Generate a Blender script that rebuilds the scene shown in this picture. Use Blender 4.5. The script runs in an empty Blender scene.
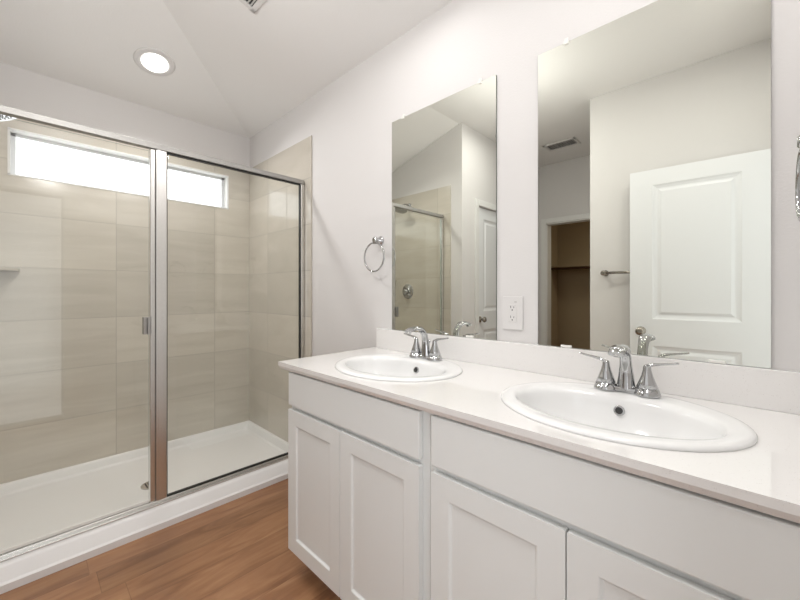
import bpy, bmesh, math, random
from mathutils import Vector, Matrix
random.seed(4)
PI = math.pi
SC = bpy.context.scene
COL = SC.collection

# ------------------------------------------------------------------ camera
CZ = 1.16
cam_d = bpy.data.cameras.new('camera'); cam = bpy.data.objects.new('camera', cam_d); COL.objects.link(cam)
cam.location = (0, 0, CZ); cam.rotation_euler = (PI/2, 0, math.radians(-46))
cam_d.sensor_width = 36; cam_d.lens = 363/800*36; cam_d.shift_y = -8.5/800
cam_d.clip_start = 0.02
SC.camera = cam

# ------------------------------------------------------------------ world, exposure, large lights
SC.view_settings.view_transform = 'Standard'; SC.view_settings.look = 'None'
SC.view_settings.exposure = 0.0; SC.view_settings.gamma = 1.0
SC.view_settings.use_curve_mapping = False
w = bpy.data.worlds.new('world'); SC.world = w; w.use_nodes = True
w.node_tree.nodes['Background'].inputs[0].default_value = (0.75, 0.87, 1.0, 1)
w.node_tree.nodes['Background'].inputs[1].default_value = 1.0

def area(name, loc, rot, sx, sy, power, col=(1, 1, 1), disk=False, spread=PI):
    l = bpy.data.lights.new(name, 'AREA'); l.energy = power; l.color = col
    l.shape = 'DISK' if disk else 'RECTANGLE'; l.size = sx
    if not disk: l.size_y = sy
    l.spread = spread
    o = bpy.data.objects.new(name, l); COL.objects.link(o); o.location = loc; o.rotation_euler = rot
    return o
# daylight coming through the open doorway from the bedroom
area('doorway_daylight', (-0.15, -0.285, 1.02), (PI/2, 0, 0), 0.78, 2.0, 6.8, (0.97, 0.985, 1.0))
area('bedroom_daylight', (-1.80, -1.8, 1.5), (0, -PI/2, 0), 1.6, 2.0, 20, (0.96, 0.98, 1.0))
# recessed ceiling cans and added fill lamps (the first one is the lamp seen in the photo)
SL = 0.29
CAN = (0.553, 2.608, CZ+1.28+SL*(3.01-2.608))
WHITE = (1.0, 0.985, 0.975)
SPR = math.radians(125)
area('can_or_fill_lamp', (CAN[0], CAN[1]-0.004, CAN[2]-0.03), (-math.atan(SL), 0, 0), 0.14, 0.14, 8.5, WHITE, True, math.radians(140))
area('closet_fill', (-2.9, 0.75, 2.36), (0, 0, 0), 0.2, 0.2, 9, (1.0, 0.90, 0.76), True)  # added fill that brightens the closet, has no fixture
# added fill: unseen globe light to even the brightness, hung from the flat ceiling
def globe(loc, power):
    l = bpy.data.lights.new('fill_bulb', 'POINT'); l.energy = power; l.shadow_soft_size = 0.09; l.color = WHITE
    o = bpy.data.objects.new('fill_bulb', l); COL.objects.link(o); o.location = loc
FILL_GLOBES = [((0.15, 1.25, 2.30), 14.5, 'added fill light, a glass globe hanging from the flat ceiling opposite the gap between the mirrors')]
area('can_or_fill_lamp', (0.20, 0.10, 2.70), (0, 0, 0), 0.16, 0.16, 6, WHITE, True)  # unseen fill lamp added inside the entry for even brightness
VCAN = [(0.95, 0.12), (0.95, 1.00)]       # over the two sinks, on the slope towards the mirror wall
for vx_, vy_ in VCAN: area('can_or_fill_lamp', (vx_-0.009, vy_, CZ+1.28+SL*(1.31-vx_)-0.03), (0, math.atan(SL), 0), 0.14, 0.14, 3.0, WHITE, True)
area('can_or_fill_lamp', (-0.35, 1.50, 2.70), (0, 0, 0), 0.16, 0.16, 4, WHITE, True)  # unseen fill lamp added at the start of the hall
for g_ in FILL_GLOBES: globe(g_[0], g_[1])

# ------------------------------------------------------------------ materials
def mat(name, col, rough=0.5, metal=0.0, spec=0.5, coat=0.0):
    m = bpy.data.materials.new(name); m.use_nodes = True
    b = m.node_tree.nodes['Principled BSDF']
    b.inputs['Base Color'].default_value = (*col, 1); b.inputs['Roughness'].default_value = rough
    b.inputs['Metallic'].default_value = metal; b.inputs['Specular IOR Level'].default_value = spec
    b.inputs['Coat Weight'].default_value = coat; b.inputs['Coat Roughness'].default_value = 0.05
    return m
def N(m, t): return m.node_tree.nodes.new(t)
def L(m, a, b): m.node_tree.links.new(a, b)
def bsdf(m): return m.node_tree.nodes['Principled BSDF']
def noise_bump(m, scale, strength, dist=0.002, detail=3):
    tc = N(m, 'ShaderNodeTexCoord'); n = N(m, 'ShaderNodeTexNoise'); n.inputs['Scale'].default_value = scale
    n.inputs['Detail'].default_value = detail
    b = N(m, 'ShaderNodeBump'); b.inputs['Strength'].default_value = strength; b.inputs['Distance'].default_value = dist
    L(m, tc.outputs['Object'], n.inputs['Vector']); L(m, n.outputs['Fac'], b.inputs['Height']); L(m, b.outputs['Normal'], bsdf(m).inputs['Normal'])
def math_n(m, op, a, b=None, c=None):
    n = N(m, 'ShaderNodeMath'); n.operation = op
    for i, v in enumerate((a, b, c)):
        if v is None: continue
        if isinstance(v, (int, float)): n.inputs[i].default_value = v
        else: L(m, v, n.inputs[i])
    return n.outputs[0]
def mix_col(m, fac, a, b, blend='MIX'):
    n = N(m, 'ShaderNodeMix'); n.data_type = 'RGBA'; n.blend_type = blend
    for i, v in ((0, fac), (6, a), (7, b)):
        if isinstance(v, (int, float)): n.inputs[i].default_value = v
        elif isinstance(v, tuple): n.inputs[i].default_value = (*v, 1)
        else: L(m, v, n.inputs[i])
    return n.outputs[2]

PAINT = mat('wall_paint', (0.715, 0.698, 0.688), 0.75, spec=0.3); noise_bump(PAINT, 170, 0.25)
CEILM = mat('ceiling_paint', (0.86, 0.85, 0.84), 0.85, spec=0.2); noise_bump(CEILM, 140, 0.25)
TRIMM = mat('trim_paint', (0.78, 0.78, 0.765), 0.4)
DOORM = mat('door_paint', (0.80, 0.81, 0.825), 0.42); noise_bump(DOORM, 60, 0.05)
CABM = mat('cabinet_paint', (0.82, 0.835, 0.825), 0.4); noise_bump(CABM, 90, 0.05)
CABIN = mat('cabinet_side', (0.62, 0.60, 0.56), 0.6); noise_bump(CABIN, 60, 0.05)
CHROME = mat('chrome', (0.50, 0.505, 0.51), 0.05, 1.0); noise_bump(CHROME, 30, 0.02, 0.0005)
NICKEL = mat('satin_aluminium', (0.70, 0.69, 0.67), 0.27, 1.0); noise_bump(NICKEL, 40, 0.03, 0.0005)
SATIN = mat('satin_header', (0.42, 0.41, 0.395), 0.55, 1.0); noise_bump(SATIN, 40, 0.03, 0.0005)
BRUSH = mat('brushed_nickel', (0.36, 0.33, 0.29), 0.22, 1.0); noise_bump(BRUSH, 60, 0.04, 0.0005)
CERAM = mat('white_ceramic', (0.84, 0.84, 0.835), 0.16, coat=0.3); noise_bump(CERAM, 12, 0.01)
ACRYL = mat('white_acrylic', (0.80, 0.79, 0.78), 0.38); noise_bump(ACRYL, 30, 0.02)
PLAST = mat('white_plastic', (0.72, 0.705, 0.695), 0.35); noise_bump(PLAST, 50, 0.02)
CLEAR = mat('clear_plastic', (0.85, 0.84, 0.80), 0.2); noise_bump(CLEAR, 50, 0.02)
DARK = mat('dark_slot', (0.03, 0.03, 0.03), 0.5); noise_bump(DARK, 50, 0.02)
GASK = mat('black_gasket', (0.012, 0.014, 0.012), 0.4); noise_bump(GASK, 50, 0.02)
GREYV = mat('grey_louvre', (0.50, 0.49, 0.47), 0.5); noise_bump(GREYV, 50, 0.02)
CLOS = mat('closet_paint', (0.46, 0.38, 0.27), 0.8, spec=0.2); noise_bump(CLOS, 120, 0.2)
RODM = mat('dark_rod', (0.10, 0.05, 0.035), 0.4); noise_bump(RODM, 60, 0.05)
VINYL = mat('window_vinyl', (0.68, 0.70, 0.72), 0.35); noise_bump(VINYL, 60, 0.02)
MIRR = mat('mirror_silver', (0.80, 0.805, 0.725), 0.0, 1.0)
_t = N(MIRR, 'ShaderNodeTexNoise'); _t.inputs['Scale'].default_value = 3
L(MIRR, mix_col(MIRR, _t.outputs['Fac'], (0.80, 0.813, 0.75), (0.803, 0.816, 0.754)), bsdf(MIRR).inputs['Base Color'])
TRIMT = mat('tile_trim', (0.50, 0.46, 0.40), 0.4); noise_bump(TRIMT, 60, 0.02)
MEDGE = mat('mirror_edge', (0.10, 0.13, 0.11), 0.2, 0.3); noise_bump(MEDGE, 60, 0.02)

def emit(name, col, s):
    m = bpy.data.materials.new(name); m.use_nodes = True; nt = m.node_tree; nt.nodes.clear()
    o = nt.nodes.new('ShaderNodeOutputMaterial'); e = nt.nodes.new('ShaderNodeEmission')
    n = nt.nodes.new('ShaderNodeTexNoise'); n.inputs['Scale'].default_value = 2.5
    mx = nt.nodes.new('ShaderNodeMix'); mx.data_type = 'RGBA'
    mx.inputs[6].default_value = (*col, 1); mx.inputs[7].default_value = (*[c*0.985 for c in col], 1)
    nt.links.new(n.outputs['Fac'], mx.inputs[0]); nt.links.new(mx.outputs[2], e.inputs[0])
    e.inputs[1].default_value = s; nt.links.new(e.outputs[0], o.inputs[0]); return m
PANE = emit('frosted_pane_daylight', (0.965, 0.985, 1.0), 2.2)
LENS = emit('can_lens', (1.0, 0.97, 0.93), 3.0)
CARPET = mat('pale_carpet', (0.60, 0.57, 0.53), 0.95, spec=0.1); noise_bump(CARPET, 300, 0.6)

def glass(name, tint, f0=0.04):
    m = bpy.data.materials.new(name); m.use_nodes = True; nt = m.node_tree; nt.nodes.clear()
    o = nt.nodes.new('ShaderNodeOutputMaterial'); t = nt.nodes.new('ShaderNodeBsdfTransparent'); g = nt.nodes.new('ShaderNodeBsdfGlossy')
    t.inputs[0].default_value = (*tint, 1); g.inputs['Roughness'].default_value = 0.0
    lw = nt.nodes.new('ShaderNodeLayerWeight')
    p = math_n(m, 'POWER', lw.outputs['Facing'], 5.0)
    f = math_n(m, 'MULTIPLY_ADD', p, 0.96, f0)
    mx = nt.nodes.new('ShaderNodeMixShader')
    nt.links.new(f, mx.inputs[0]); nt.links.new(t.outputs[0], mx.inputs[1]); nt.links.new(g.outputs[0], mx.inputs[2]); nt.links.new(mx.outputs[0], o.inputs[0])
    return m
GLASS = glass('shower_glass', (0.985, 0.988, 0.976))
GEDGE = mat('glass_edge', (0.42, 0.50, 0.46), 0.15); noise_bump(GEDGE, 60, 0.02)

def quartz():
    m = mat('quartz', (0.74, 0.71, 0.69), 0.05, coat=0.5)
    tc = N(m, 'ShaderNodeTexCoord')
    v = N(m, 'ShaderNodeTexVoronoi'); v.inputs['Scale'].default_value = 260; L(m, tc.outputs['Object'], v.inputs['Vector'])
    r = N(m, 'ShaderNodeValToRGB'); r.color_ramp.elements[0].position = 0.08; r.color_ramp.elements[1].position = 0.22
    L(m, v.outputs['Distance'], r.inputs[0])
    n = N(m, 'ShaderNodeTexNoise'); n.inputs['Scale'].default_value = 70; L(m, tc.outputs['Object'], n.inputs['Vector'])
    n2 = N(m, 'ShaderNodeValToRGB'); n2.color_ramp.elements[0].position = 0.52; n2.color_ramp.elements[1].position = 0.60
    L(m, n.outputs['Fac'], n2.inputs[0])
    f = math_n(m, 'MULTIPLY', math_n(m, 'SUBTRACT', 1.0, r.outputs['Color']), n2.outputs['Color'])
    c = mix_col(m, f, (0.86, 0.845, 0.83), (0.58, 0.54, 0.52))
    n3 = N(m, 'ShaderNodeTexNoise'); n3.inputs['Scale'].default_value = 300; L(m, tc.outputs['Object'], n3.inputs['Vector'])
    c = mix_col(m, math_n(m, 'MULTIPLY', n3.outputs['Fac'], 0.25), c, (0.74, 0.71, 0.69))
    L(m, c, bsdf(m).inputs['Base Color']); return m
QUARTZ = quartz()

def wood():
    m = mat('vinyl_plank', (0.4, 0.2, 0.1), 0.36)
    tc = N(m, 'ShaderNodeTexCoord'); sp = N(m, 'ShaderNodeSeparateXYZ'); L(m, tc.outputs['Object'], sp.inputs[0])
    X, Y = sp.outputs[0], sp.outputs[1]
    PW, PL = 0.152, 1.1
    row = math_n(m, 'FLOOR', math_n(m, 'DIVIDE', math_n(m, 'ADD', Y, 0.03), PW))
    wn = N(m, 'ShaderNodeTexWhiteNoise'); wn.noise_dimensions = '1D'; L(m, row, wn.inputs['W'])
    xs = math_n(m, 'ADD', math_n(m, 'DIVIDE', X, PL), math_n(m, 'MULTIPLY', wn.outputs['Value'], 7.3))
    cell = math_n(m, 'FLOOR', xs)
    cid = math_n(m, 'ADD', math_n(m, 'MULTIPLY', row, 13.7), cell)
    wn2 = N(m, 'ShaderNodeTexWhiteNoise'); wn2.noise_dimensions = '1D'; L(m, cid, wn2.inputs['W'])
    cv = N(m, 'ShaderNodeCombineXYZ'); L(m, math_n(m, 'MULTIPLY', X, 1.6), cv.inputs[0]); L(m, math_n(m, 'MULTIPLY', Y, 9.0), cv.inputs[1]); L(m, math_n(m, 'MULTIPLY', wn2.outputs['Value'], 40.0), cv.inputs[2])
    n1 = N(m, 'ShaderNodeTexNoise'); n1.inputs['Scale'].default_value = 1.6; n1.inputs['Detail'].default_value = 7; n1.inputs['Distortion'].default_value = 1.2; L(m, cv.outputs[0], n1.inputs['Vector'])
    cv2 = N(m, 'ShaderNodeCombineXYZ'); L(m, math_n(m, 'MULTIPLY', X, 4.0), cv2.inputs[0]); L(m, math_n(m, 'MULTIPLY', Y, 110.0), cv2.inputs[1]); L(m, math_n(m, 'MULTIPLY', wn2.outputs['Value'], 20.0), cv2.inputs[2])
    n2 = N(m, 'ShaderNodeTexNoise'); n2.inputs['Scale'].default_value = 1.5; n2.inputs['Detail'].default_value = 4; L(m, cv2.outputs[0], n2.inputs['Vector'])
    r = N(m, 'ShaderNodeValToRGB'); e = r.color_ramp.elements
    e[0].position = 0.30; e[0].color = (0.19, 0.082, 0.037, 1); e[1].position = 0.75; e[1].color = (0.44, 0.245, 0.125, 1)
    k = r.color_ramp.elements.new(0.50); k.color = (0.315, 0.155, 0.075, 1)
    L(m, n1.outputs['Fac'], r.inputs[0])
    c = mix_col(m, math_n(m, 'MULTIPLY', n2.outputs['Fac'], 0.5), r.outputs['Color'], (0.26, 0.125, 0.06))
    tone = math_n(m, 'MULTIPLY_ADD', wn2.outputs['Value'], 0.26, 0.90)
    tn = N(m, 'ShaderNodeCombineColor')
    for i in range(3): L(m, tone, tn.inputs[i])
    c = mix_col(m, 1.0, c, tn.outputs[0], 'MULTIPLY')
    fy = math_n(m, 'FRACT', math_n(m, 'DIVIDE', math_n(m, 'ADD', Y, 0.03), PW)); fx = math_n(m, 'FRACT', xs)
    ey = math_n(m, 'LESS_THAN', fy, 0.018); ex = math_n(m, 'LESS_THAN', fx, 0.0025)
    edge = math_n(m, 'MAXIMUM', ey, ex)
    c = mix_col(m, math_n(m, 'MULTIPLY', edge, 0.35), c, (0.10, 0.045, 0.02))
    L(m, c, bsdf(m).inputs['Base Color'])
    return m
WOOD = wood()

def tile(name, axis, u0, uw, z0, zh, streak=(1.0, 9.0), extra=None, gcol=(0.30, 0.27, 0.225), gw=0.0045):
    """large format tile; axis 0 = runs along x, 1 = runs along y"""
    m = mat(name, (0.4, 0.36, 0.28), 0.2, spec=0.85)
    tc = N(m, 'ShaderNodeTexCoord'); sp = N(m, 'ShaderNodeSeparateXYZ'); L(m, tc.outputs['Object'], sp.inputs[0])
    U, Z = sp.outputs[axis], sp.outputs[2]
    us = math_n(m, 'DIVIDE', math_n(m, 'SUBTRACT', U, u0), uw); zs = math_n(m, 'DIVIDE', math_n(m, 'SUBTRACT', Z, z0), zh)
    cid = math_n(m, 'ADD', math_n(m, 'MULTIPLY', math_n(m, 'FLOOR', us), 17.3), math_n(m, 'MULTIPLY', math_n(m, 'FLOOR', zs), 5.1))
    wn = N(m, 'ShaderNodeTexWhiteNoise'); wn.noise_dimensions = '1D'; L(m, cid, wn.inputs['W'])
    cv = N(m, 'ShaderNodeCombineXYZ'); L(m, math_n(m, 'MULTIPLY', U, streak[0]), cv.inputs[0]); L(m, math_n(m, 'MULTIPLY', Z, streak[1]), cv.inputs[1]); L(m, math_n(m, 'MULTIPLY', wn.outputs['Value'], 30.0), cv.inputs[2])
    n1 = N(m, 'ShaderNodeTexNoise'); n1.inputs['Scale'].default_value = 1.6; n1.inputs['Detail'].default_value = 6; n1.inputs['Distortion'].default_value = 0.8; L(m, cv.outputs[0], n1.inputs['Vector'])
    r = N(m, 'ShaderNodeValToRGB'); e = r.color_ramp.elements
    e[0].position = 0.3; e[0].color = (0.535, 0.495, 0.425, 1); e[1].position = 0.72; e[1].color = (0.61, 0.57, 0.50, 1)
    L(m, n1.outputs['Fac'], r.inputs[0])
    tone = math_n(m, 'MULTIPLY_ADD', wn.outputs['Value'], 0.12, 0.94)
    tn = N(m, 'ShaderNodeCombineColor')
    for i in range(3): L(m, tone, tn.inputs[i])
    c = mix_col(m, 1.0, r.outputs['Color'], tn.outputs[0], 'MULTIPLY')
    gu = math_n(m, 'LESS_THAN', math_n(m, 'MULTIPLY', math_n(m, 'FRACT', math_n(m, 'ADD', us, 0.002)), uw), gw)
    gz = math_n(m, 'LESS_THAN', math_n(m, 'MULTIPLY', math_n(m, 'FRACT', math_n(m, 'ADD', zs, 0.004)), zh), gw*0.9)
    g = math_n(m, 'MAXIMUM', gu, gz)
    if extra is not None:
        d = math_n(m, 'LESS_THAN', math_n(m, 'ABSOLUTE', math_n(m, 'SUBTRACT', U, extra[0])), 0.0035)
        d = math_n(m, 'MULTIPLY', d, math_n(m, 'GREATER_THAN', Z, extra[1])); d = math_n(m, 'MULTIPLY', d, math_n(m, 'LESS_THAN', Z, extra[2]))
        g = math_n(m, 'MAXIMUM', g, d)
    c = mix_col(m, math_n(m, 'MULTIPLY', g, 0.65), c, gcol)
    L(m, c, bsdf(m).inputs['Base Color'])
    bp = N(m, 'ShaderNodeBump'); bp.inputs['Strength'].default_value = 0.3; bp.inputs['Distance'].default_value = 0.001
    L(m, math_n(m, 'SUBTRACT', 1.0, g), bp.inputs['Height']); L(m, bp.outputs['Normal'], bsdf(m).inputs['Normal'])
    L(m, math_n(m, 'MULTIPLY_ADD', g, 0.4, math_n(m, 'MULTIPLY_ADD', n1.outputs['Fac'], 0.08, 0.10)), bsdf(m).inputs['Roughness'])
    return m
TZ = 0.077
TILE_B = tile('tile_back', 0, 0.42, 0.61, TZ, 0.305)
TILE_R = tile('tile_side', 1, 2.67-0.61, 0.61, TZ, 0.305, (1.6, 4.0), (2.38, CZ+0.442, CZ+0.747), (0.25, 0.22, 0.18), 0.006)
TILE_L = tile('tile_valve_side', 1, 2.22, 0.61, TZ, 0.305, (1.2, 6.0))

# ------------------------------------------------------------------ mesh helpers
def bm_new(): return bmesh.new()
def box(bm, x0, x1, y0, y1, z0, z1, bev=0.0, seg=2, mi=0):
    t = bmesh.new()
    M = Matrix.Translation(((x0+x1)/2, (y0+y1)/2, (z0+z1)/2)) @ Matrix.Diagonal((abs(x1-x0), abs(y1-y0), abs(z1-z0), 1))
    bmesh.ops.create_cube(t, size=1, matrix=M)
    if bev: bmesh.ops.bevel(t, geom=t.edges[:], offset=bev, segments=seg, affect='EDGES', profile=0.5)
    for f in t.faces: f.material_index = mi
    merge(bm, t); return bm
def merge(bm, t, M=None):
    if M is not None: bmesh.ops.transform(t, matrix=M, verts=t.verts)
    vs = {v: bm.verts.new(v.co) for v in t.verts}
    for f in t.faces:
        try:
            nf = bm.faces.new([vs[v] for v in f.verts]); nf.smooth = f.smooth; nf.material_index = f.material_index
        except ValueError: pass
    t.free(); return bm
def B(*a, **k): return box(bm_new(), *a, **k)
def rings(bm, rs, cap0=True, cap1=True, smooth=True, mi=0):
    """bridge a list of closed vertex rings"""
    vv = [[bm.verts.new(p) for p in r] for r in rs]
    n = len(rs[0])
    for a, b in zip(vv, vv[1:]):
        for i in range(n):
            j = (i+1) % n
            try:
                f = bm.faces.new((a[i], a[j], b[j], b[i])); f.smooth = smooth; f.material_index = mi
            except ValueError: pass
    if cap0: f = bm.faces.new(list(reversed(vv[0]))); f.material_index = mi
    if cap1: f = bm.faces.new(vv[-1]); f.material_index = mi
    return bm
def lathe(bm, prof, M=None, n=32, ex=1.0, smooth=True, cap0=True, cap1=True):
    """profile [(r,z)] around z; M places it"""
    t = bmesh.new()
    rs = [[(r*math.cos(2*PI*i/n)*ex, r*math.sin(2*PI*i/n), z) for i in range(n)] for r, z in prof]
    rings(t, rs, cap0, cap1, smooth)
    return merge(bm, t, M)
def catmull(P, k=6):
    out = []
    for i in range(len(P)-1):
        p0 = P[max(i-1, 0)]; p1 = P[i]; p2 = P[i+1]; p3 = P[min(i+2, len(P)-1)]
        for s in range(k):
            t = s/k
            out.append(tuple(0.5*((2*b)+(-a+c)*t+(2*a-5*b+4*c-d)*t*t+(-a+3*b-3*c+d)*t**3) for a, b, c, d in zip(p0, p1, p2, p3)))
    out.append(tuple(P[-1])); return out
def tube(bm, pts, n=14, up=(0, 0, 1), caps=True):
    """pts: (x,y,z,rw,rt) — half width (sideways) and half thickness"""
    P = [Vector(p[:3]) for p in pts]; up = Vector(up); rs = []
    for i, p in enumerate(P):
        d = (P[min(i+1, len(P)-1)]-P[max(i-1, 0)]).normalized()
        s = d.cross(up)
        if s.length < 1e-4: s = d.cross(Vector((0, 1, 0)))
        s.normalize(); q = s.cross(d).normalized()
        rw, rt = pts[i][3], pts[i][4]
        rs.append([p+s*rw*math.cos(2*PI*k/n)+q*rt*math.sin(2*PI*k/n) for k in range(n)])
    return rings(bm, rs, caps, caps)
def torus(bm, R, r, M, n=48, k=10):
    t = bmesh.new(); vv = []
    for i in range(n):
        a = 2*PI*i/n
        vv.append([t.verts.new(((R+r*math.cos(2*PI*j/k))*math.cos(a), (R+r*math.cos(2*PI*j/k))*math.sin(a), r*math.sin(2*PI*j/k))) for j in range(k)])
    for i in range(n):
        for j in range(k):
            f = t.faces.new((vv[i][j], vv[(i+1) % n][j], vv[(i+1) % n][(j+1) % k], vv[i][(j+1) % k])); f.smooth = True
    return merge(bm, t, M)
def panel_face(W, H, T, panels, prof):
    """slab in local coords: u 0..W (x), w 0..H (z), front at y=0 facing -y, back at y=T; recessed panels with moulded profile [(inset, depth)]"""
    t = bmesh.new()
    us = sorted({0, W, *[p[0] for p in panels], *[p[1] for p in panels]})
    ws = sorted({0, H, *[p[2] for p in panels], *[p[3] for p in panels]})
    def quad(a, b, c, d, dy=(0, 0, 0, 0)): t.faces.new([t.verts.new(v) for v in (a, b, c, d)])
    for i in range(len(us)-1):
        for j in range(len(ws)-1):
            a, b, c, d = us[i], us[i+1], ws[j], ws[j+1]
            inside = any(p[0]-1e-6 <= a and b <= p[1]+1e-6 and p[2]-1e-6 <= c and d <= p[3]+1e-6 for p in panels)
            if not inside: quad((a, 0, c), (b, 0, c), (b, 0, d), (a, 0, d))
    for p in panels:
        prev = (0.0, 0.0)
        for ins, dep in prof+[None] if False else prof:
            i0, d0 = prev; i1, d1 = ins, dep
            o = [(p[0]+i0, d0, p[2]+i0), (p[1]-i0, d0, p[2]+i0), (p[1]-i0, d0, p[3]-i0), (p[0]+i0, d0, p[3]-i0)]
            q = [(p[0]+i1, d1, p[2]+i1), (p[1]-i1, d1, p[2]+i1), (p[1]-i1, d1, p[3]-i1), (p[0]+i1, d1, p[3]-i1)]
            for k in range(4):
                l = (k+1) % 4; quad(o[k], o[l], q[l], q[k])
            prev = (ins, dep)
        quad(*q)
    quad((0, T, 0), (0, T, H), (W, T, H), (W, T, 0))
    quad((0, 0, 0), (0, 0, H), (0, T, H), (0, T, 0)); quad((W, 0, 0), (W, T, 0), (W, T, H), (W, 0, H))
    quad((0, 0, H), (W, 0, H), (W, T, H), (0, T, H)); quad((0, 0, 0), (0, T, 0), (W, T, 0), (W, 0, 0))
    bmesh.ops.remove_doubles(t, verts=t.verts, dist=1e-5)
    return t
def wloc(p):
    v = Vector((0, 0, 0))
    while p is not None: v += Vector(p.location); p = p.parent
    return v
def obj(name, bm, m, parent=None, local=False, bevel=0.0):
    bmesh.ops.recalc_face_normals(bm, faces=bm.faces)
    if parent is not None and not local: bmesh.ops.translate(bm, verts=bm.verts, vec=-wloc(parent))
    me = bpy.data.meshes.new(name); bm.to_mesh(me); bm.free()
    for x in (m if isinstance(m, (list, tuple)) else [m]): me.materials.append(x)
    o = bpy.data.objects.new(name, me); COL.objects.link(o); o.parent = parent
    if bevel:
        b = o.modifiers.new('bevel', 'BEVEL'); b.width = bevel; b.segments = 2; b.limit_method = 'ANGLE'
    return o
def thing(name, label, cat, loc=(0, 0, 0), rotz=0, group=None, kind=None):
    o = bpy.data.objects.new(name, None); COL.objects.link(o); o.location = loc; o.rotation_euler = (0, 0, rotz)
    o.empty_display_size = 0.05
    if kind: o['kind'] = kind
    o['label'] = label; o['category'] = cat
    if group: o['group'] = group
    return o
def tag(o, label, cat, group=None):
    o['label'] = label; o['category'] = cat
    if group: o['group'] = group
    return o
def struct(name, bm, m, label=None, cat=None, parent=None):
    o = obj(name, bm, m, parent); o['kind'] = 'structure'
    if label: o['label'] = label; o['category'] = cat
    return o
def dup(root, loc, label, rotz=None):
    r = root.copy(); COL.objects.link(r); r.location = loc; r['label'] = label
    if rotz is not None: r.rotation_euler = (0, 0, rotz)
    for ch in list(root.children):
        c = ch.copy(); COL.objects.link(c); c.parent = r
        for g in list(ch.children):
            d = g.copy(); COL.objects.link(d); d.parent = c
    return r

# ------------------------------------------------------------------ setting
XW, YB, XS, YC = 1.31, 3.01, -0.235, 2.066     # vanity wall, shower back wall, shower side wall, curb front
YD, XL, YH, XE, YF = 1.94, -0.63, 0.95, -1.95, -0.124
H8, H9, T = CZ+1.28, CZ+1.58, 0.12
struct('floor', B(-4.0, 2.6, -3.4, YB+T, -0.1, 0), WOOD, 'warm brown wood plank floor', 'floor')

# sloped (hipped) ceiling + flat part: underside mesh with thickness
t = bmesh.new()
xr = XW-(H9-H8)/SL; yr = YB-(H9-H8)/SL
ex = 0.12
zl = H8-ex*SL
def V(x, y, z): return t.verts.new((x, y, z))
a = V(XW+ex, YB+ex, zl); b = V(xr, yr, H9); c = V(XW+ex, -0.27, zl); d = V(xr, -0.27, H9); e = V(-4.0, YB+ex, zl); f = V(-4.0, yr, H9); g = V(-4.0, -0.27, H9)
t.faces.new((a, b, d, c)); t.faces.new((a, e, f, b)); t.faces.new((b, f, g, d))
r = bmesh.ops.extrude_face_region(t, geom=t.faces[:])
bmesh.ops.translate(t, verts=[v for v in r['geom'] if isinstance(v, bmesh.types.BMVert)], vec=(0, 0, 0.12))
struct('ceiling', t, CEILM, 'white ceiling, flat in the middle and sloping down to the mirror wall and the shower', 'ceiling')

struct('wall_right', B(XW, XW+T, YF-T, YB+T, 0, H8), PAINT, 'pale wall behind the mirrors and vanity', 'wall')
# back wall with window opening
WX0, WX1, WZ0, WZ1 = -0.061, 1.132, CZ+0.66, CZ+0.92
t = bm_new()
box(t, XS-T, WX0, YB, YB+T, 0, H8); box(t, WX1, XW, YB, YB+T, 0, H8)
box(t, WX0, WX1, YB, YB+T, 0, WZ0); box(t, WX0, WX1, YB, YB+T, WZ1, H8)
wb = struct('wall_back', t, PAINT, 'shower back wall, tiled below a white painted strip', 'wall')
TT = CZ+1.018
t = bm_new()
for x0, x1, z0, z1 in ((XS, WX0, TZ, TT), (WX1, XW, TZ, TT), (WX0, WX1, TZ, WZ0), (WX0, WX1, WZ1, TT)): box(t, x0, x1, YB-0.008, YB, z0, z1)
obj('tile_panel', t, TILE_B, wb)['label'] = 'large beige stone-look tiles'
wr = [o for o in COL.objects if o.name == 'wall_right'][0]
obj('tile_panel', B(XW-0.008, XW, YC, YB-0.008, TZ, TT), TILE_R, wr)['label'] = 'large beige stone-look tiles'
obj('tile_edge_trim', B(XW-0.010, XW, YC-0.004, YC, 0.0, TT+0.002, bev=0.002), TRIMT, wr)
ws = struct('wall_left_shower', B(XS-T, XS, YD, YB+T, 0, H9), PAINT, 'wall at the shower-head end of the shower', 'wall')
obj('tile_panel', B(XS, XS+0.008, YC, YB-0.008, TZ, TT), TILE_L, ws)['label'] = 'large beige stone-look tiles'
# linen-door wall
DH = CZ+0.85
t = bm_new(); DX0, DX1 = -1.25, -0.51
box(t, XE-T, DX0, YD, YD+T, 0, H9); box(t, DX1, XS-T, YD, YD+T, 0, H9); box(t, DX0, DX1, YD, YD+T, DH, H9)
struct('wall_back_hall', t, PAINT, 'wall with a closed white door beside the shower', 'wall')
# hall end wall with closet opening
CY0, CY1 = 1.08, 1.845
t = bm_new()
box(t, XE-T, XE, YH-T, CY0, 0, H9); box(t, XE-T, XE, CY1, YD, 0, H9); box(t, XE-T, XE, CY0, CY1, DH, H9)
struct('wall_left_hall', t, PAINT, 'hall end wall with the closet opening', 'wall')
struct('wall_front_hall', B(XE, XL-T, YH-T, YH, 0, H9), PAINT, 'short hall wall returning from the towel bar wall', 'wall')
struct('wall_left', B(XL-T, XL, YF-T, YH, 0, H9), PAINT, 'pale wall carrying the towel bar behind the open door', 'wall')
EX0, EX1, EH = -0.55, 0.25, CZ+0.875
t = bm_new()
box(t, XL, EX0, YF-T, YF, 0, H9); box(t, EX1, XW, YF-T, YF, 0, H9); box(t, EX0, EX1, YF-T, YF, EH, H9)
struct('wall_front', t, PAINT, 'wall with the entry doorway behind the viewer', 'wall')
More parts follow.
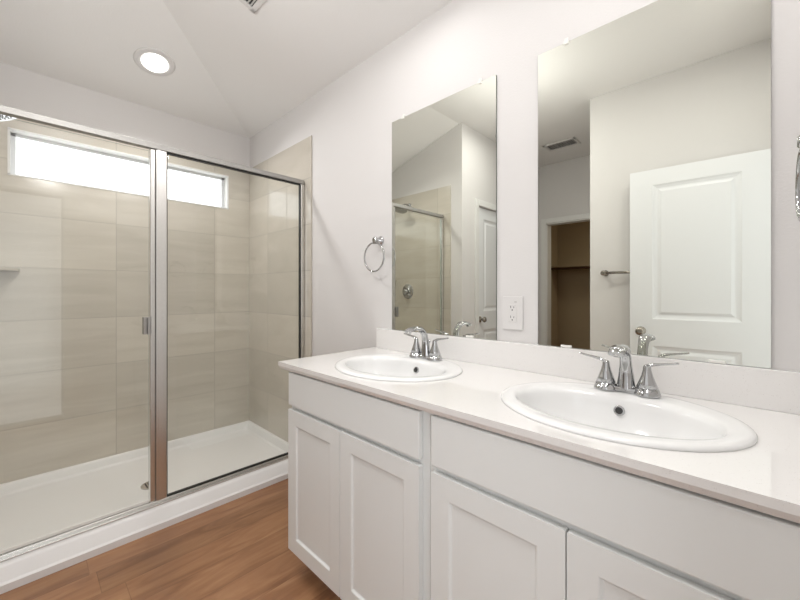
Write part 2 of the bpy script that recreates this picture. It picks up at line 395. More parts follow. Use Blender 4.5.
# closet room
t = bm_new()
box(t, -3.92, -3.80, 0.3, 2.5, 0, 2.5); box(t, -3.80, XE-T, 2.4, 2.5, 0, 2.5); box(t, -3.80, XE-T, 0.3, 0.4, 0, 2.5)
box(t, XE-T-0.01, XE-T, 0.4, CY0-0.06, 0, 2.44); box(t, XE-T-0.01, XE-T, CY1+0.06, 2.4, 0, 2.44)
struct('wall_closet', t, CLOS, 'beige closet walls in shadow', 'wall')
struct('ceiling_closet', B(-3.92, XE-T, 0.3, 2.5, 2.44, 2.5), CEILM)
# bedroom beyond the entry doorway
t = bm_new()
box(t, -1.9, 2.4, -3.4, -3.28, 0, 2.74); box(t, -2.02, -1.9, -3.4, YF-T, 0, 2.74); box(t, 2.4, 2.52, -3.4, YF-T, 0, 2.74)
box(t, -1.9, XL-T, YF-T-0.02, YF-T, 0, 2.74); box(t, XW+T, 2.4, YF-T-0.02, YF-T, 0, 2.74)
struct('wall_bedroom', t, PAINT, 'bedroom walls beyond the entry doorway', 'wall')
struct('ceiling_bedroom', B(-2.02, 2.52, -3.4, YF-T, 2.74, 2.84), CEILM)
struct('floor_bedroom', B(-1.9, 2.4, -3.28, YF-T, 0, 0.006), CARPET)

# shower window
t = bm_new(); fy = YB+0.055
for x0, x1, z0, z1 in ((WX0, WX0+0.028, WZ0, WZ1), (WX1-0.028, WX1, WZ0, WZ1), (WX0, WX1, WZ0, WZ0+0.012), (WX0, WX1, WZ1-0.022, WZ1)): box(t, x0, x1, fy, fy+0.03, z0, z1, bev=0.002)
win = struct('window_1', t, VINYL, 'long frosted transom window high in the shower wall', 'window')
obj('pane', B(WX0+0.02, WX1-0.02, fy+0.012, fy+0.02, WZ0+0.008, WZ1-0.015), PANE, win)
t = bm_new()
for x0, x1, z0, z1 in ((WX0-0.004, WX0+0.006, WZ0, WZ1), (WX1-0.006, WX1+0.004, WZ0, WZ1), (WX0-0.004, WX1+0.004, WZ0-0.004, WZ0+0.004), (WX0-0.004, WX1+0.004, WZ1-0.004, WZ1+0.004)): box(t, x0, x1, YB-0.011, fy, z0, z1)
obj('window_return', t, TRIMM, win)

# baseboards
def base(name, *a): struct(name, B(*a, bev=0.003), TRIMM)
base('baseboard_right', XW-0.013, XW, 1.40, YC-0.01, 0, 0.09)
base('baseboard_left', XL, XL+0.013, YF, YH, 0, 0.09)
base('baseboard_front', 0.32, 0.80, YF, YF+0.013, 0, 0.09)
base('baseboard_back', -0.43, XS, YD-0.013, YD, 0, 0.09)
base('baseboard_hall', XE, DX0-0.07, YD-0.013, YD, 0, 0.09)
base('baseboard_hall_front', XE, XL, YH, YH+0.013, 0, 0.09)
base('baseboard_shower', XS, XS+0.013, YD, YC-0.01, 0, 0.09)

# door casings
def casing(name, horiz, a0, a1, face, sgn, h, cw=0.06):
    t = bm_new(); th = 0.016
    f0, f1 = sorted((face, face+sgn*th)); 
    for (u0, u1, z0, z1) in ((a0-cw, a0, 0, h+cw), (a1, a1+cw, 0, h+cw), (a0, a1, h, h+cw)):
        if horiz: box(t, u0, u1, f0, f1, z0, z1, bev=0.004)
        else: box(t, f0, f1, u0, u1, z0, z1, bev=0.004)
    return struct(name, t, TRIMM)
casing('trim_1', True, DX0, DX1, YD, -1, DH)
casing('trim_2', False, CY0, CY1, XE, 1, DH)
t = bm_new()
box(t, XE-T, XE, CY1-0.012, CY1, 0, DH); box(t, XE-T, XE, CY0, CY0+0.012, 0, DH); box(t, XE-T, XE, CY0, CY1, DH-0.012, DH)
struct('trim_3', t, TRIMM)
casing('trim_4', True, EX0, EX1, YF, 1, EH, 0.05)

def knob(parent, side_x, z, y0, name='knob'):
    """round knob sticking out of the door face in local -y"""
    M = Matrix.Translation((side_x, y0, z)) @ Matrix.Rotation(PI/2, 4, 'X')
    t = lathe(bm_new(), [(0.032, 0), (0.032, 0.006), (0.027, 0.010), (0.012, 0.014), (0.011, 0.032), (0.018, 0.038), (0.027, 0.048), (0.029, 0.058), (0.024, 0.067), (0.010, 0.071)], M)
    return obj(name, t, BRUSH, parent, local=True)
PROF = [(0.012, 0.006), (0.026, 0.010), (0.034, 0.010), (0.052, 0.003)]
def two_panel(W, H, T_, z0): return panel_face(W, H, T_, [(0.146, W-0.137, 0.22, 0.76-z0), (0.146, W-0.137, 0.95-z0, H-0.11)], PROF)
# closed door beside the shower
dr = thing('door_2', 'closed white two-panel door beside the shower, seen in the mirror', 'door', (DX0, YD+0.02, 0.01), kind='structure')
W2 = DX1-DX0
obj('door_panel', two_panel(W2-0.003, DH-0.0125, 0.035, 0.0), DOORM, dr, local=True)
knob(dr, W2-0.065, 0.87, 0.0)
# open entry door: hinge at (-0.56,-0.12); the leaf runs to (-0.51,0.64), its face looks at the vanity wall
ang = math.atan2(0.645+0.117, -0.515+0.562)
dr = thing('door_1', 'open white two-panel door in front of the towel bar, seen in the mirror', 'door', (-0.562, -0.108, 0.012), ang, kind='structure')
dr['kind'] = 'structure'
obj('door_panel', two_panel(0.753, 2.022, 0.035, 0.0), DOORM, dr, local=True)
knob(dr, 0.753-0.068, 0.862, 0.0)
obj('latch', B(0.751, 0.755, 0.008, 0.026, 0.84, 0.885), BRUSH, dr, local=True)

# ------------------------------------------------------------------ shower pan
def rrect(x0, x1, y0, y1, r, z, k=6):
    out = []
    for cx, cy, a0 in ((x1-r, y1-r, 0), (x0+r, y1-r, 90), (x0+r, y0+r, 180), (x1-r, y0+r, 270)):
        for i in range(k+1):
            a = math.radians(a0+90*i/k); out.append((cx+r*math.cos(a), cy+r*math.sin(a), z))
    return out
pan = thing('shower_pan', 'white acrylic shower pan with a raised front curb on the wood floor', 'shower pan', (0.5375, 2.54, 0))
px0, px1, py1 = XS+0.002, XW-0.002, YB-0.001
rs = [rrect(px0, px1, YC, py1, 0.004, 0.0),
      rrect(px0, px1, YC, py1, 0.004, 0.030), rrect(px0, px1, YC+0.006, py1, 0.004, 0.034),
      rrect(px0, px1, YC+0.010, py1, 0.004, 0.037), rrect(px0, px1, YC+0.040, py1, 0.004, 0.080), rrect(px0, px1, YC+0.047, py1, 0.004, 0.086), rrect(px0, px1, YC+0.055, py1, 0.004, 0.088),
      rrect(px0+0.004, px1-0.004, YC+0.062, py1-0.004, 0.004, 0.088),
      rrect(px0+0.022, px1-0.022, 2.205, py1-0.022, 0.008, 0.087), rrect(px0+0.028, px1-0.028, 2.212, py1-0.028, 0.012, 0.082),
      rrect(px0+0.045, px1-0.045, 2.228, py1-0.045, 0.03, 0.046), rrect(px0+0.060, px1-0.060, 2.243, py1-0.060, 0.04, 0.037),
      rrect(px0+0.10, px1-0.10, 2.28, py1-0.10, 0.05, 0.034), rrect(0.50, 0.575, 2.50, 2.58, 0.03, 0.028)]
o = obj('pan_body', rings(bm_new(), rs, smooth=False), ACRYL, pan)
t = lathe(bm_new(), [(0.055, 0), (0.055, 0.004), (0.05, 0.006), (0.0405, 0.005)], Matrix.Translation((0.52, 2.52, 0.0285)))
dn = obj('drain', t, NICKEL, pan)
t = bm_new()
for i in range(-2, 3): box(t, 0.52+i*0.014-0.003, 0.52+i*0.014+0.003, 2.52-0.03, 2.52+0.03, 0.0340, 0.0352)
obj('drain_slot', t, DARK, dn)

# ------------------------------------------------------------------ shower enclosure
YG = 2.16
enc = thing('shower_enclosure', 'framed clear glass shower enclosure standing on the white curb', 'shower enclosure', (0.5, YG, 0.088))
t = bm_new(); box(t, XS+0.010, XW-0.010, YG-0.020, YG+0.016, CZ+0.714, CZ+0.730, bev=0.002); box(t, XS+0.010, XW-0.010, YG-0.014, YG+0.014, CZ+0.728, CZ+0.744, bev=0.003)
obj('header', t, SATIN, enc)
t = bm_new(); box(t, XS+0.004, XW-0.004, YG-0.032, YG+0.022, 0.0885, 0.098, bev=0.002); box(t, XS+0.010, XW-0.010, YG-0.016, YG+0.012, 0.096, 0.108, bev=0.003)
obj('bottom_track', t, NICKEL, enc)
z0, z1 = 0.107, CZ+0.714
t = bm_new(); box(t, 0.4595, 0.5065, YG-0.018, YG+0.018, z0, z1, bev=0.003); box(t, 0.470, 0.474, YG-0.0195, YG-0.0175, z0, z1)
obj('centre_post', t, NICKEL, enc)
t = bm_new(); box(t, 0.436, 0.4595, YG-0.012, YG+0.020, z0, z1, bev=0.005)
obj('strike_jamb', t, NICKEL, enc)
for x0, x1 in ((XW-0.034, XW-0.010), (XS+0.010, XS+0.034)):
    obj('wall_jamb', B(x0, x1, YG-0.016, YG+0.016, z0, z1, bev=0.003), NICKEL, enc)
def glass_panel(x0, x1, za, zb):
    t = bm_new(); box(t, x0, x1, YG-0.003, YG+0.003, za, zb)
    for f in t.faces: f.material_index = 0 if abs(f.normal.y) > 0.9 else 1
    t.normal_update()
    for f in t.faces: f.material_index = 0 if abs(f.normal.y) > 0.9 else 1
    return t
GX0, GX1 = 0.5065, XW-0.034
obj('fixed_glass', glass_panel(GX0, GX1, 0.110, z1-0.002), [GLASS, GEDGE], enc)
t = bm_new(); gb = 0.005
for a in ((GX0, GX0+gb, z0, z1), (GX1-gb, GX1, z0, z1), (GX0, GX1, z0, z0+gb+0.002), (GX0, GX1, z1-gb-0.003, z1)): box(t, a[0], a[1], YG-0.008, YG+0.008, a[2], a[3])
obj('glass_gasket', t, GASK, enc)['label'] = 'black rubber gasket'
gd = obj('glass_door', glass_panel(XS+0.038, 0.432, 0.118, z1-0.012), [GLASS, GEDGE], enc)
obj('door_sweep', B(XS+0.038, 0.432, YG-0.005, YG+0.005, 0.109, 0.124, bev=0.002), CLEAR, gd)
t = bm_new()
for sg in (-1, 1):
    for a, b_, d in ((0.4085, 0.4175, 0.020), (0.4240, 0.4350, 0.024)):
        y0_, y1_ = sorted((YG+sg*0.003, YG+sg*d)); box(t, a, b_, y0_, y1_, CZ-0.212, CZ-0.127, bev=0.0015)
    y0_, y1_ = sorted((YG+sg*0.003, YG+sg*0.009)); box(t, 0.4175, 0.4240, y0_, y1_, CZ-0.212, CZ-0.127)
obj('door_pull', t, SATIN, gd)['label'] = 'small satin metal pull'

# soap shelf in the far left corner of the shower
t = bm_new(); pts = [(XS+0.008, YB-0.008)]+[(XS+0.008+0.21*math.cos(a), YB-0.008-0.21*math.sin(a)) for a in [i*PI/2/14 for i in range(15)]]
rings(t, [[(x, y, z) for x, y in pts] for z in (CZ+0.114, CZ+0.130)], smooth=False)
tag(obj('corner_shelf', t, TILE_B, None, bevel=0.002), 'quarter-round beige corner shelf on the tiled shower wall at the far left', 'shelf')

# shower head
sh = thing('wall_shower', 'chrome wall shower head at the top left above the window', 'shower', (XS+0.008, 2.60, CZ+0.905))
Mx = Matrix.Translation((XS+0.008, 2.60, CZ+0.905)) @ Matrix.Rotation(PI/2, 4, 'Y')
obj('flange', lathe(bm_new(), [(0.030, 0), (0.028, 0.006), (0.014, 0.012)], Mx), CHROME, sh)
P = catmull([(XS+0.012, 2.60, CZ+0.905, .0095, .0095), (XS+0.06, 2.60, CZ+0.912, .0095, .0095), (XS+0.10, 2.60, CZ+0.900, .0095, .0095), (XS+0.135, 2.60, CZ+0.880, .0095, .0095)])
obj('arm', tube(bm_new(), P, up=(0, 1, 0)), CHROME, sh)
Mh = Matrix.Translation((XS+0.132, 2.60, CZ+0.884)) @ Matrix.Rotation(math.radians(160), 4, 'Y')
hd = obj('shower_head', lathe(bm_new(), [(0.012, 0), (0.016, 0.006), (0.016, 0.014), (0.030, 0.022), (0.066, 0.032), (0.074, 0.040), (0.072, 0.047), (0.062, 0.044)], Mh), CHROME, sh)
t = bm_new()
for R_, k in ((0.016, 6), (0.032, 12), (0.048, 18)):
    for i in range(k):
        a = 2*PI*i/k
        lathe(t, [(0.003, 0), (0.003, 0.004)], Mh @ Matrix.Translation((R_*math.cos(a), R_*math.sin(a), 0.043)), 8)
obj('nozzles', t, DARK, hd)
# valve
vy, vz = 2.62, CZ+0.0
va = thing('shower_valve', 'round chrome shower valve on the tiled wall, seen in the left mirror', 'shower valve', (XS+0.008, vy, vz))
Mv = Matrix.Translation((XS+0.008, vy, vz)) @ Matrix.Rotation(PI/2, 4, 'Y')
obj('escutcheon', lathe(bm_new(), [(0.078, 0), (0.078, 0.003), (0.070, 0.008), (0.034, 0.011), (0.033, 0.018)], Mv), CHROME, va)
t = lathe(bm_new(), [(0.028, 0.018), (0.030, 0.024), (0.026, 0.052), (0.015, 0.057)], Mv)
tube(t, [(XS+0.05, vy, vz+0.01, .008, .008), (XS+0.055, vy, vz-0.02, .008, .006), (XS+0.062, vy, vz-0.062, .006, .004)], up=(1, 0, 0))
obj('handle', t, CHROME, va)

# ------------------------------------------------------------------ vanity cabinets
XF = 0.757
def cab(label, y0, y1, doors, drawer, gp):
    c = thing('vanity_cabinet', label, 'vanity cabinet', (1.04, (y0+y1)/2, 0), group=gp)
    t = bm_new(); xa, xb = XF+0.020, XW-0.002
    box(t, xa+0.019, xb, y0, y0+0.016, 0.1, 0.834); box(t, xa+0.019, xb, y1-0.016, y1, 0.1, 0.834); box(t, xa+0.019, xb, y0+0.016, y1-0.016, 0.1, 0.116); box(t, xb-0.006, xb, y0+0.016, y1-0.016, 0.116, 0.834)
    obj('carcass', t, CABM, c)
    t = bm_new(); ym = (doors[0][0]+doors[1][1])/2
    for a, b_ in ((y0, drawer[0]+0.02), (drawer[1]-0.02, y1)): box(t, xa, xa+0.019, a, b_, 0.1, 0.834)
    for a, b_ in ((0.1, 0.125), (0.655, 0.72), (0.80, 0.834)): box(t, xa, xa+0.019, drawer[0]+0.02, drawer[1]-0.02, a, b_)
    box(t, xa, xa+0.019, ym-0.02, ym+0.02, 0.125, 0.655)
    obj('face_frame', t, CABM, c)
    obj('toe_kick', B(XF+0.095, XW-0.01, y0+0.002, y1-0.002, 0.0, 0.1), CABM, c)
    M = lambda y, z: Matrix.Translation((XF, y, z)) @ Matrix.Rotation(-PI/2, 4, 'Z')
    for a, b_ in doors:
        t = panel_face(b_-a, 0.677-0.102, 0.0195, [(0.060, b_-a-0.060, 0.060, 0.677-0.102-0.060)], [(0.002, 0.006), (0.006, 0.0075)])
        bmesh.ops.transform(t, matrix=M(b_, 0.102), verts=t.verts)
        obj('door', t, CABM, c, bevel=0.003)
    a, b_ = drawer
    obj('drawer_front', B(XF, XF+0.0195, a, b_, 0.6935, 0.828, bev=0.004), CABM, c)
    return c
G = 'vanity cabinets'
cab('white shaker vanity cabinet nearer the shower, both of its doors in view', 0.6345, 1.378, ((1.0215, 1.372), (0.659, 1.0185)), (0.659, 1.372), None)
cab('white shaker vanity cabinet under the near right sink, cut off by the picture edge', YF+0.003, 0.6335, ((0.2685, 0.617), (-0.09, 0.2655)), (-0.09, 0.617), None)

# ------------------------------------------------------------------ countertop
SX, SA, SB = 1.02, 0.269, 0.224
SY = (0.258, 1.003)
ct = thing('countertop', 'long white speckled quartz countertop on both vanity cabinets', 'countertop', (1.03, 0.64, 0.835))
CX0, CX1, CY_0, CY_1, CZ0, CZ1 = 0.747, XW-0.001, YF+0.001, 1.438, 0.835, 0.864
def cell(bm, y0, y1, sy):
    a, b_ = SA-0.02, SB-0.02
    n = 64; angs = sorted(set([2*PI*i/n for i in range(n)]+[math.atan2(yy-sy, xx-SX) % (2*PI) for xx in (CX0, CX1) for yy in (y0, y1)]))
    inner, outer = [], []
    for th in angs:
        c_, s_ = math.cos(th), math.sin(th)
        k = 1/math.sqrt((c_/b_)**2+(s_/a)**2); inner.append((SX+k*c_, sy+k*s_))
        q = min([((CX1-SX)/c_) if c_ > 1e-9 else ((CX0-SX)/c_ if c_ < -1e-9 else 9), ((y1-sy)/s_) if s_ > 1e-9 else ((y0-sy)/s_ if s_ < -1e-9 else 9)])
        outer.append((SX+q*c_, sy+q*s_))
    m_ = len(angs)
    for z in (CZ0, CZ1):
        vi = [bm.verts.new((x, y, z)) for x, y in inner]; vo = [bm.verts.new((x, y, z)) for x, y in outer]
        for i in range(m_):
            j = (i+1) % m_; bm.faces.new((vi[i], vi[j], vo[j], vo[i]))
        if z == CZ0: v0 = vi
        else:
            for i in range(m_):
                j = (i+1) % m_; bm.faces.new((v0[i], v0[j], vi[j], vi[i]))
t = bm_new(); YM = (SY[0]+SY[1])/2
cell(t, CY_0, YM, SY[0]); cell(t, YM, CY_1, SY[1])
bmesh.ops.remove_doubles(t, verts=t.verts, dist=1e-5)
bd = [e_ for e_ in t.edges if len(e_.link_faces) == 1 and e_.verts[0].co.z > CZ1-1e-4 and e_.verts[1].co.z > CZ1-1e-4]
r = bmesh.ops.extrude_edge_only(t, edges=bd); nv = [v for v in r['geom'] if isinstance(v, bmesh.types.BMVert)]
for v in nv: v.co.z = CZ1-0.016
bd = [e_ for e_ in t.edges if len(e_.link_faces) == 1 and e_.verts[0].co.z > CZ1-0.02 and e_.verts[1].co.z > CZ1-0.02]
r = bmesh.ops.extrude_edge_only(t, edges=bd); nv = [v for v in r['geom'] if isinstance(v, bmesh.types.BMVert)]
for v in nv: v.co.z = CZ0
for v in t.verts:
    if v.co.z < CZ0+1e-4 and v.co.x < CX0+1e-4: v.co.x += 0.007
    if v.co.z < CZ0+1e-4 and v.co.y > CY_1-1e-4: v.co.y -= 0.007
bmesh.ops.remove_doubles(t, verts=t.verts, dist=1e-5)
obj('slab', t, QUARTZ, ct, bevel=0.0025)
obj('backsplash', B(XW-0.020, XW-0.001, CY_0, 1.420, CZ1, CZ-0.1945, bev=0.0015), QUARTZ, ct)

# ------------------------------------------------------------------ sinks
def ell(cx, cy, b_, a, z, n=64): return [(cx+b_*math.cos(2*PI*i/n), cy+a*math.sin(2*PI*i/n), z) for i in range(n)]
def sink(y, label):
    s = thing('sink', label, 'sink', (SX, y, 0.864), group='oval drop-in sinks')
    rs = [ell(SX, y, SB-0.025, SA-0.025, 0.850), ell(SX, y, SB-0.025, SA-0.025, 0.8643), ell(SX, y, SB, SA, 0.8643), ell(SX, y, SB, SA, 0.8675), ell(SX, y, SB-0.003, SA-0.003, 0.8715), ell(SX, y, SB-0.010, SA-0.010, 0.8740),
          ell(SX-0.001, y, SB-0.022, SA-0.020, 0.8745), ell(SX-0.006, y, SB-0.040, SA-0.030, 0.8735), ell(SX-0.013, y, SB-0.058, SA-0.038, 0.8735), ell(SX-0.020, y, SB-0.070, SA-0.046, 0.8700)]
    for k in range(1, 15):
        u = k/14*PI/2; q = math.cos(u)**0.75
        rs.append(ell(SX-0.022-0.006*k/14, y, max(0.021, (SB-0.074)*q), max(0.021, (SA-0.050)*q), 0.869-0.137*math.sin(u)**1.15))
    outer = [ell(SX-0.028, y, 0.030, 0.030, 0.722), ell(SX-0.028, y, 0.08, 0.11, 0.733), ell(SX-0.026, y, SB-0.098, SA-0.085, 0.765), ell(SX-0.024, y, SB-0.072, SA-0.052, 0.810), ell(SX-0.022, y, SB-0.064, SA-0.045, 0.840)]
    t = rings(bm_new(), rs[1:], False, True)
    rings(t, outer+[ell(SX-0.01, y, SB-0.055, SA-0.045, 0.855), rs[1]], True, False)
    bmesh.ops.remove_doubles(t, verts=t.verts, dist=1e-5)
    obj('basin', t, CERAM, s)
    t = lathe(bm_new(), [(0.030, 0), (0.030, 0.002), (0.024, 0.003), (0.021, 0.001), (0.020, 0.004), (0.015, 0.008), (0.005, 0.009)], Matrix.Translation((SX-0.028, y, 0.7325)))
    obj('drain', t, CHROME, s)
    u = math.asin(((0.869-0.832)/0.137)**(1/1.15)); xo, zo = SX-0.024+(SB-0.074)*math.cos(u)**0.75+0.004, 0.832
    M = Matrix.Translation((xo-0.0065, y+0.002, zo)) @ Matrix.Rotation(math.radians(-72), 4, 'Y')
    ov = obj('overflow_ring', lathe(bm_new(), [(0.0135, -0.006), (0.0135, 0.002), (0.012, 0.0032), (0.0090, 0.0026)], M), CHROME, s)
    obj('overflow_hole', lathe(bm_new(), [(0.0092, 0.0), (0.0092, 0.0032)], M), DARK, ov)
    return s
sink(SY[1], 'white oval drop-in sink in the counter end nearer the shower')
sink(SY[0], 'white oval drop-in sink nearest the viewer, below the right mirror')

# ------------------------------------------------------------------ faucets (local origin at deck centre, spout towards -x)
def faucet(y, label):
    zf = 0.8750; fx = 1.193
    f = thing('faucet', label, 'faucet', (fx, y, zf), group='chrome two-handle faucets')
    def Tt(x, yy, z): return Matrix.Translation((fx+x, y+yy, zf+z))
    t = bm_new()
    rs = []
    for z, s_ in ((0.0, 1.0), (0.004, 1.0), (0.010, 0.96), (0.013, 0.88)):
        rs.append([(fx+math.cos(2*PI*i/40)*0.016*s_, y+(math.copysign(abs(math.sin(2*PI*i/40))**0.7, math.sin(2*PI*i/40)))*0.066*s_, zf+z) for i in range(40)])
    rings(t, rs); obj('base_plate', t, CHROME, f)
    t = bm_new()
    P = catmull([(0.004, 0, 0.008, .025, .021), (0.003, 0, 0.030, .0215, .018), (0.001, 0, 0.062, .0175, .0145), (-0.004, 0, 0.090, .0150, .0120), (-0.016, 0, 0.113, .0155, .0108), (-0.038, 0, 0.128, .0180, .0098), (-0.066, 0, 0.132, .0200, .0088), (-0.092, 0, 0.128, .0205, .0082), (-0.110, 0, 0.119, .0190, .0075)], 7)
    P = [(fx+p[0], y, zf+p[2], p[3], p[4]) for p in P]
    tube(t, P, 20, up=(0, 0.0, 1)) if False else tube(t, P, 20, up=(1, 0, 0.35))
    sp = obj('spout', t, CHROME, f)
    M = Tt(-0.104, 0, 0.1155) @ Matrix.Rotation(math.radians(180+25), 4, 'Y')
    obj('aerator', lathe(bm_new(), [(0.0075, -0.002), (0.0075, 0.003), (0.006, 0.003)], M, 16), NICKEL, sp)
    t = lathe(bm_new(), [(0.0025, 0.0), (0.0025, 0.062), (0.0045, 0.064), (0.0055, 0.070), (0.004, 0.076), (0.001, 0.078)], Tt(0.026, 0, 0.0), 12)
    obj('lift_rod', t, CHROME, f)
    for sg in (-1, 1):
        t = lathe(bm_new(), [(0.0325, 0.0), (0.0318, 0.004), (0.0270, 0.018), (0.0240, 0.0186), (0.0240, 0.0208), (0.0258, 0.0214), (0.0200, 0.036), (0.0140, 0.053), (0.0100, 0.068), (0.0095, 0.076), (0.0075, 0.0815), (0.002, 0.084)], Tt(0, sg*0.0508, 0), 28)
        h = obj('handle', t, CHROME, f)
        t = bm_new()
        Q = catmull([(0.0, sg*0.0468, 0.075, .0085, .0065), (0.0, sg*0.062, 0.084, .0085, .0050), (-0.001, sg*0.085, 0.0890, .0080, .0036), (-0.002, sg*0.105, 0.0925, .0072, .0030), (-0.003, sg*0.121, 0.0960, .0056, .0028)], 6)
        tube(t, [(fx+q[0], y+q[1], zf+q[2], q[3], q[4]) for q in Q], 14)
        obj('lever', t, CHROME, h)
    return f
faucet(SY[1]-0.002, 'chrome two-handle faucet on the sink nearer the shower, below the left mirror')
faucet(SY[0]-0.002, 'chrome two-handle faucet on the near sink below the right mirror')

# ------------------------------------------------------------------ mirrors
def mirror(y0, y1, label, clips):
    zb, zt = CZ-0.1935, CZ+0.606+0.256
    m = thing('wall_mirror', label, 'mirror', (XW, (y0+y1)/2, zb), group='frameless wall mirrors')
    t = B(XW-0.0065, XW-0.0005, y0, y1, zb, zt)
    t.normal_update()
    for f in t.faces: f.material_index = 0 if f.normal.x < -0.9 else 1
    obj('mirror_glass', t, [MIRR, MEDGE], m)
    for yc, top in clips:
        z = zt if top else zb
        s_ = 1 if top else -1
        t = bm_new()
        if top:
            box(t, XW-0.011, XW-0.0005, yc-0.008, yc+0.008, z-0.008, z+0.006, bev=0.002)
            lathe(t, [(0.004, 0), (0.004, 0.005), (0.003, 0.006)], Matrix.Translation((XW-0.0005, yc, z+0.011)) @ Matrix.Rotation(-PI/2, 4, 'Y'), 12)
            box(t, XW-0.006, XW-0.0005, yc-0.006, yc+0.006, z+0.002, z+0.016, bev=0.001)
        else: box(t, XW-0.0105, XW-0.0005, yc-0.018, yc+0.018, z-0.0005, z+0.008, bev=0.002)
        obj('mirror_clip', t, CLEAR, m)
    return m
mirror(0.728, 1.316, 'tall frameless mirror on the wall between the towel ring and the outlet', ((1.238, 1), (0.801, 1), (1.20, 0), (0.85, 0)))
mirror(-0.037, 0.558, 'tall frameless mirror above the near sink, reflecting the white door', ((0.459, 1), (0.05, 1), (0.459, 0), (0.065, 0)))

# ------------------------------------------------------------------ towel rings (local: wall behind at +x, protrudes towards -x)
def towel_ring(loc, label, rotz, tilt):
    r_ = thing('towel_ring', label, 'towel ring', loc, rotz, group='chrome towel rings')
    My = Matrix.Rotation(-PI/2, 4, 'Y')
    t = lathe(bm_new(), [(0.024, 0), (0.024, 0.004), (0.020, 0.008), (0.012, 0.010), (0.010, 0.030)], My, 24)
    obj('wall_mount', t, CHROME, r_, local=True)
    t = lathe(bm_new(), [(0.012, 0.028), (0.015, 0.034), (0.015, 0.048), (0.010, 0.053)], My, 20)
    box(t, -0.050, -0.034, -0.010, 0.010, -0.022, 0.002, bev=0.004)
    obj('ring_holder', t, CHROME, r_, local=True)
    M = Matrix.Translation((-0.045, 0.004, -0.0175)) @ Matrix.Rotation(tilt, 4, 'Z') @ Matrix.Translation((0, 0, -0.071)) @ Matrix.Rotation(PI/2, 4, 'Y')
    obj('ring', torus(bm_new(), 0.075, 0.0045, M), CHROME, r_, local=True)
    return r_
towel_ring((XW-0.0005, 1.405, CZ+0.268), 'chrome towel ring on the wall left of the left mirror', 0, 0)
towel_ring((1.135, YF+0.0005, CZ+0.315), 'chrome towel ring cut off at the right picture edge', -PI/2, 0.02)

# ------------------------------------------------------------------ outlet
ou = thing('wall_outlet', 'white double wall outlet between the two mirrors', 'outlet', (XW, 0.6585, CZ-0.085))
oy, oz = 0.6585, CZ-0.083
obj('cover_plate', B(XW-0.006, XW-0.0005, oy-0.041, oy+0.041, oz-0.064, oz+0.064, bev=0.002), PLAST, ou)
rc = obj('receptacle', B(XW-0.0075, XW-0.005, oy-0.0165, oy+0.0165, oz-0.034, oz+0.034, bev=0.001), PLAST, ou)
t = bm_new()
for dz in (-0.019, 0.019):
    box(t, XW-0.0079, XW-0.0070, oy+0.0055, oy+0.0075, oz+dz+0.000, oz+dz+0.009)
    box(t, XW-0.0079, XW-0.0070, oy-0.0075, oy-0.0055, oz+dz+0.000, oz+dz+0.007)
    lathe(t, [(0.0026, 0), (0.0026, 0.0009)], Matrix.Translation((XW-0.0070, oy, oz+dz-0.007)) @ Matrix.Rotation(-PI/2, 4, 'Y'), 12)
obj('slots', t, DARK, rc)
t = bm_new()
box(t, XW-0.0066, XW-0.0056, oy-0.018, oy-0.008, oz+0.041, oz+0.045)
obj('screw', t, GREYV, ou)

# ------------------------------------------------------------------ ceiling items
def can(loc, tiltx, label, tilty=0):
    c = thing('recessed_light', label, 'ceiling light', loc, group=None)
    M = Matrix.Translation(loc) @ Matrix.Rotation(tiltx, 4, 'X') @ Matrix.Rotation(tilty, 4, 'Y') @ Matrix.Rotation(PI, 4, 'X')
    obj('trim_ring', lathe(bm_new(), [(0.105, -0.002), (0.107, 0.002), (0.100, 0.007), (0.078, 0.010), (0.072, 0.005)], M, 48, cap1=True), PLAST, c)
    obj('lens', lathe(bm_new(), [(0.069, 0.006), (0.069, 0.0112), (0.062, 0.0125)], M, 48), LENS, c)
    return c
can(CAN, -math.atan(SL), 'round white recessed light glowing in the sloped ceiling above the shower')
for (gx, gy, gz), p_, lab in FILL_GLOBES:
    gl = thing('fill_globe_light', lab, 'ceiling light', (gx, gy, H9))
    obj('canopy', lathe(bm_new(), [(0.055, 0), (0.055, -0.012), (0.02, -0.022), (0.007, -0.03), (0.007, gz+0.12-H9), (0.040, gz+0.105-H9), (0.042, gz+0.08-H9)], Matrix.Translation((gx, gy, H9)), 32), NICKEL, gl)
    obj('glass_shade', lathe(bm_new(), [(0.042, 0.105), (0.075, 0.08), (0.102, 0.04), (0.11, 0.0), (0.098, -0.05), (0.06, -0.09), (0.01, -0.108)], Matrix.Translation((gx, gy, gz)), 40, cap0=False, cap1=True), GLASS, gl)
can((0.20, 0.10, H9), 0, 'added round recessed fill light in the flat ceiling just inside the entry door')
can((*VCAN[0], CZ+1.28+SL*(1.31-0.95)), 0, 'round recessed light in the sloped ceiling over the near sink', math.atan(SL))
can((*VCAN[1], CZ+1.28+SL*(1.31-0.95)), 0, 'round recessed light in the sloped ceiling over the sink nearer the shower', math.atan(SL))
can((-0.35, 1.50, H9), 0, 'added round recessed fill light in the flat ceiling where the hall begins')

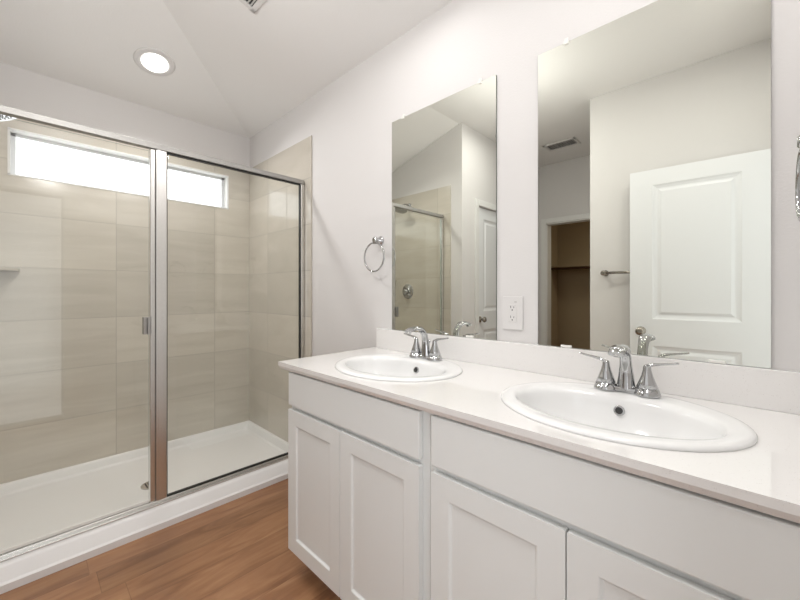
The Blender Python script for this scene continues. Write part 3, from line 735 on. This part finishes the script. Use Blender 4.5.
def vent(loc, rot, W_, H_, label, n):
    v = thing('ceiling_vent', label, 'air vent', loc); v.rotation_euler = rot
    t = bm_new()
    b_ = 0.024
    for a in ((-W_/2, W_/2, -H_/2, -H_/2+b_), (-W_/2, W_/2, H_/2-b_, H_/2), (-W_/2, -W_/2+b_, -H_/2, H_/2), (W_/2-b_, W_/2, -H_/2, H_/2)): box(t, *a, -0.009, 0.0, bev=0.002)
    obj('vent_frame', t, PLAST, v, local=True)
    obj('vent_backing', B(-W_/2+b_, W_/2-b_, -H_/2+b_, H_/2-b_, -0.002, -0.0005), DARK, v, local=True)
    t = bm_new(); L_ = W_-2*b_
    for i in range(n):
        x = -W_/2+b_+(i+0.5)*L_/n
        s_ = bm_new(); box(s_, -0.0045, 0.0045, -H_/2+b_, H_/2-b_, -0.0006, 0.0006)
        merge(t, s_, Matrix.Translation((x, 0, -0.006)) @ Matrix.Rotation(math.radians(65 if n > 10 else 50), 4, 'Y'))
    for k in (-1, 1): box(t, k*W_/6-0.004, k*W_/6+0.004, -H_/2+b_, H_/2-b_, -0.009, -0.002)
    obj('louvre', t, GREYV, v, local=True)
    return v
vx, vy_ = 0.815-0.09, 1.817-0.16
vent((vx, vy_, H8+SL*(XW-vx)-0.001), (0, math.atan(SL), PI/2 if False else 0), 0.19, 0.32, 'white air vent in the sloped ceiling at the top picture edge', 9)
vent((-1.40, 1.46, H9-0.0005), (0, 0, PI/2), 0.33, 0.19, 'white air vent in the hall ceiling, seen in the right mirror', 12)

# ------------------------------------------------------------------ towel bar and closet fittings
tb = thing('towel_bar', 'satin towel bar on the wall behind the open door', 'towel bar', (XL, 0.53, CZ+0.146))
for y in (0.835, 0.235):
    t = lathe(bm_new(), [(0.024, 0), (0.024, 0.005), (0.014, 0.010), (0.012, 0.045), (0.019, 0.048), (0.020, 0.072), (0.014, 0.078)], Matrix.Translation((XL, y, CZ+0.146)) @ Matrix.Rotation(PI/2, 4, 'Y'), 24)
    obj('bracket', t, BRUSH, tb)
obj('bar', tube(bm_new(), [(XL+0.061, 0.84, CZ+0.146, .0105, .0105), (XL+0.061, 0.23, CZ+0.146, .0105, .0105)]), BRUSH, tb)

t = bm_new(); box(t, -3.80, -3.46, 0.405, 2.395, CZ+0.40, CZ+0.418)
sh = thing('closet_shelf', 'painted closet shelf with a dark hanging rod beneath, seen in the right mirror', 'shelf', (-3.63, 1.4, CZ+0.40))
obj('shelf_board', t, CLOS, sh)
obj('rod', tube(bm_new(), [(-3.48, 0.405, CZ+0.372, .017, .017), (-3.48, 2.395, CZ+0.372, .017, .017)]), RODM, sh)
t = bm_new(); box(t, -3.80, -3.785, 1.485, 1.515, CZ+0.15, CZ+0.40); box(t, -3.80, -3.46, 1.49, 1.51, CZ+0.385, CZ+0.40); box(t, -3.50, -3.46, 1.49, 1.51, CZ+0.352, CZ+0.39)
obj('shelf_bracket', t, PLAST, sh)
obj('cleat', B(-3.80, -3.782, 0.405, 2.395, CZ+0.10, CZ+0.19), CLOS, sh)
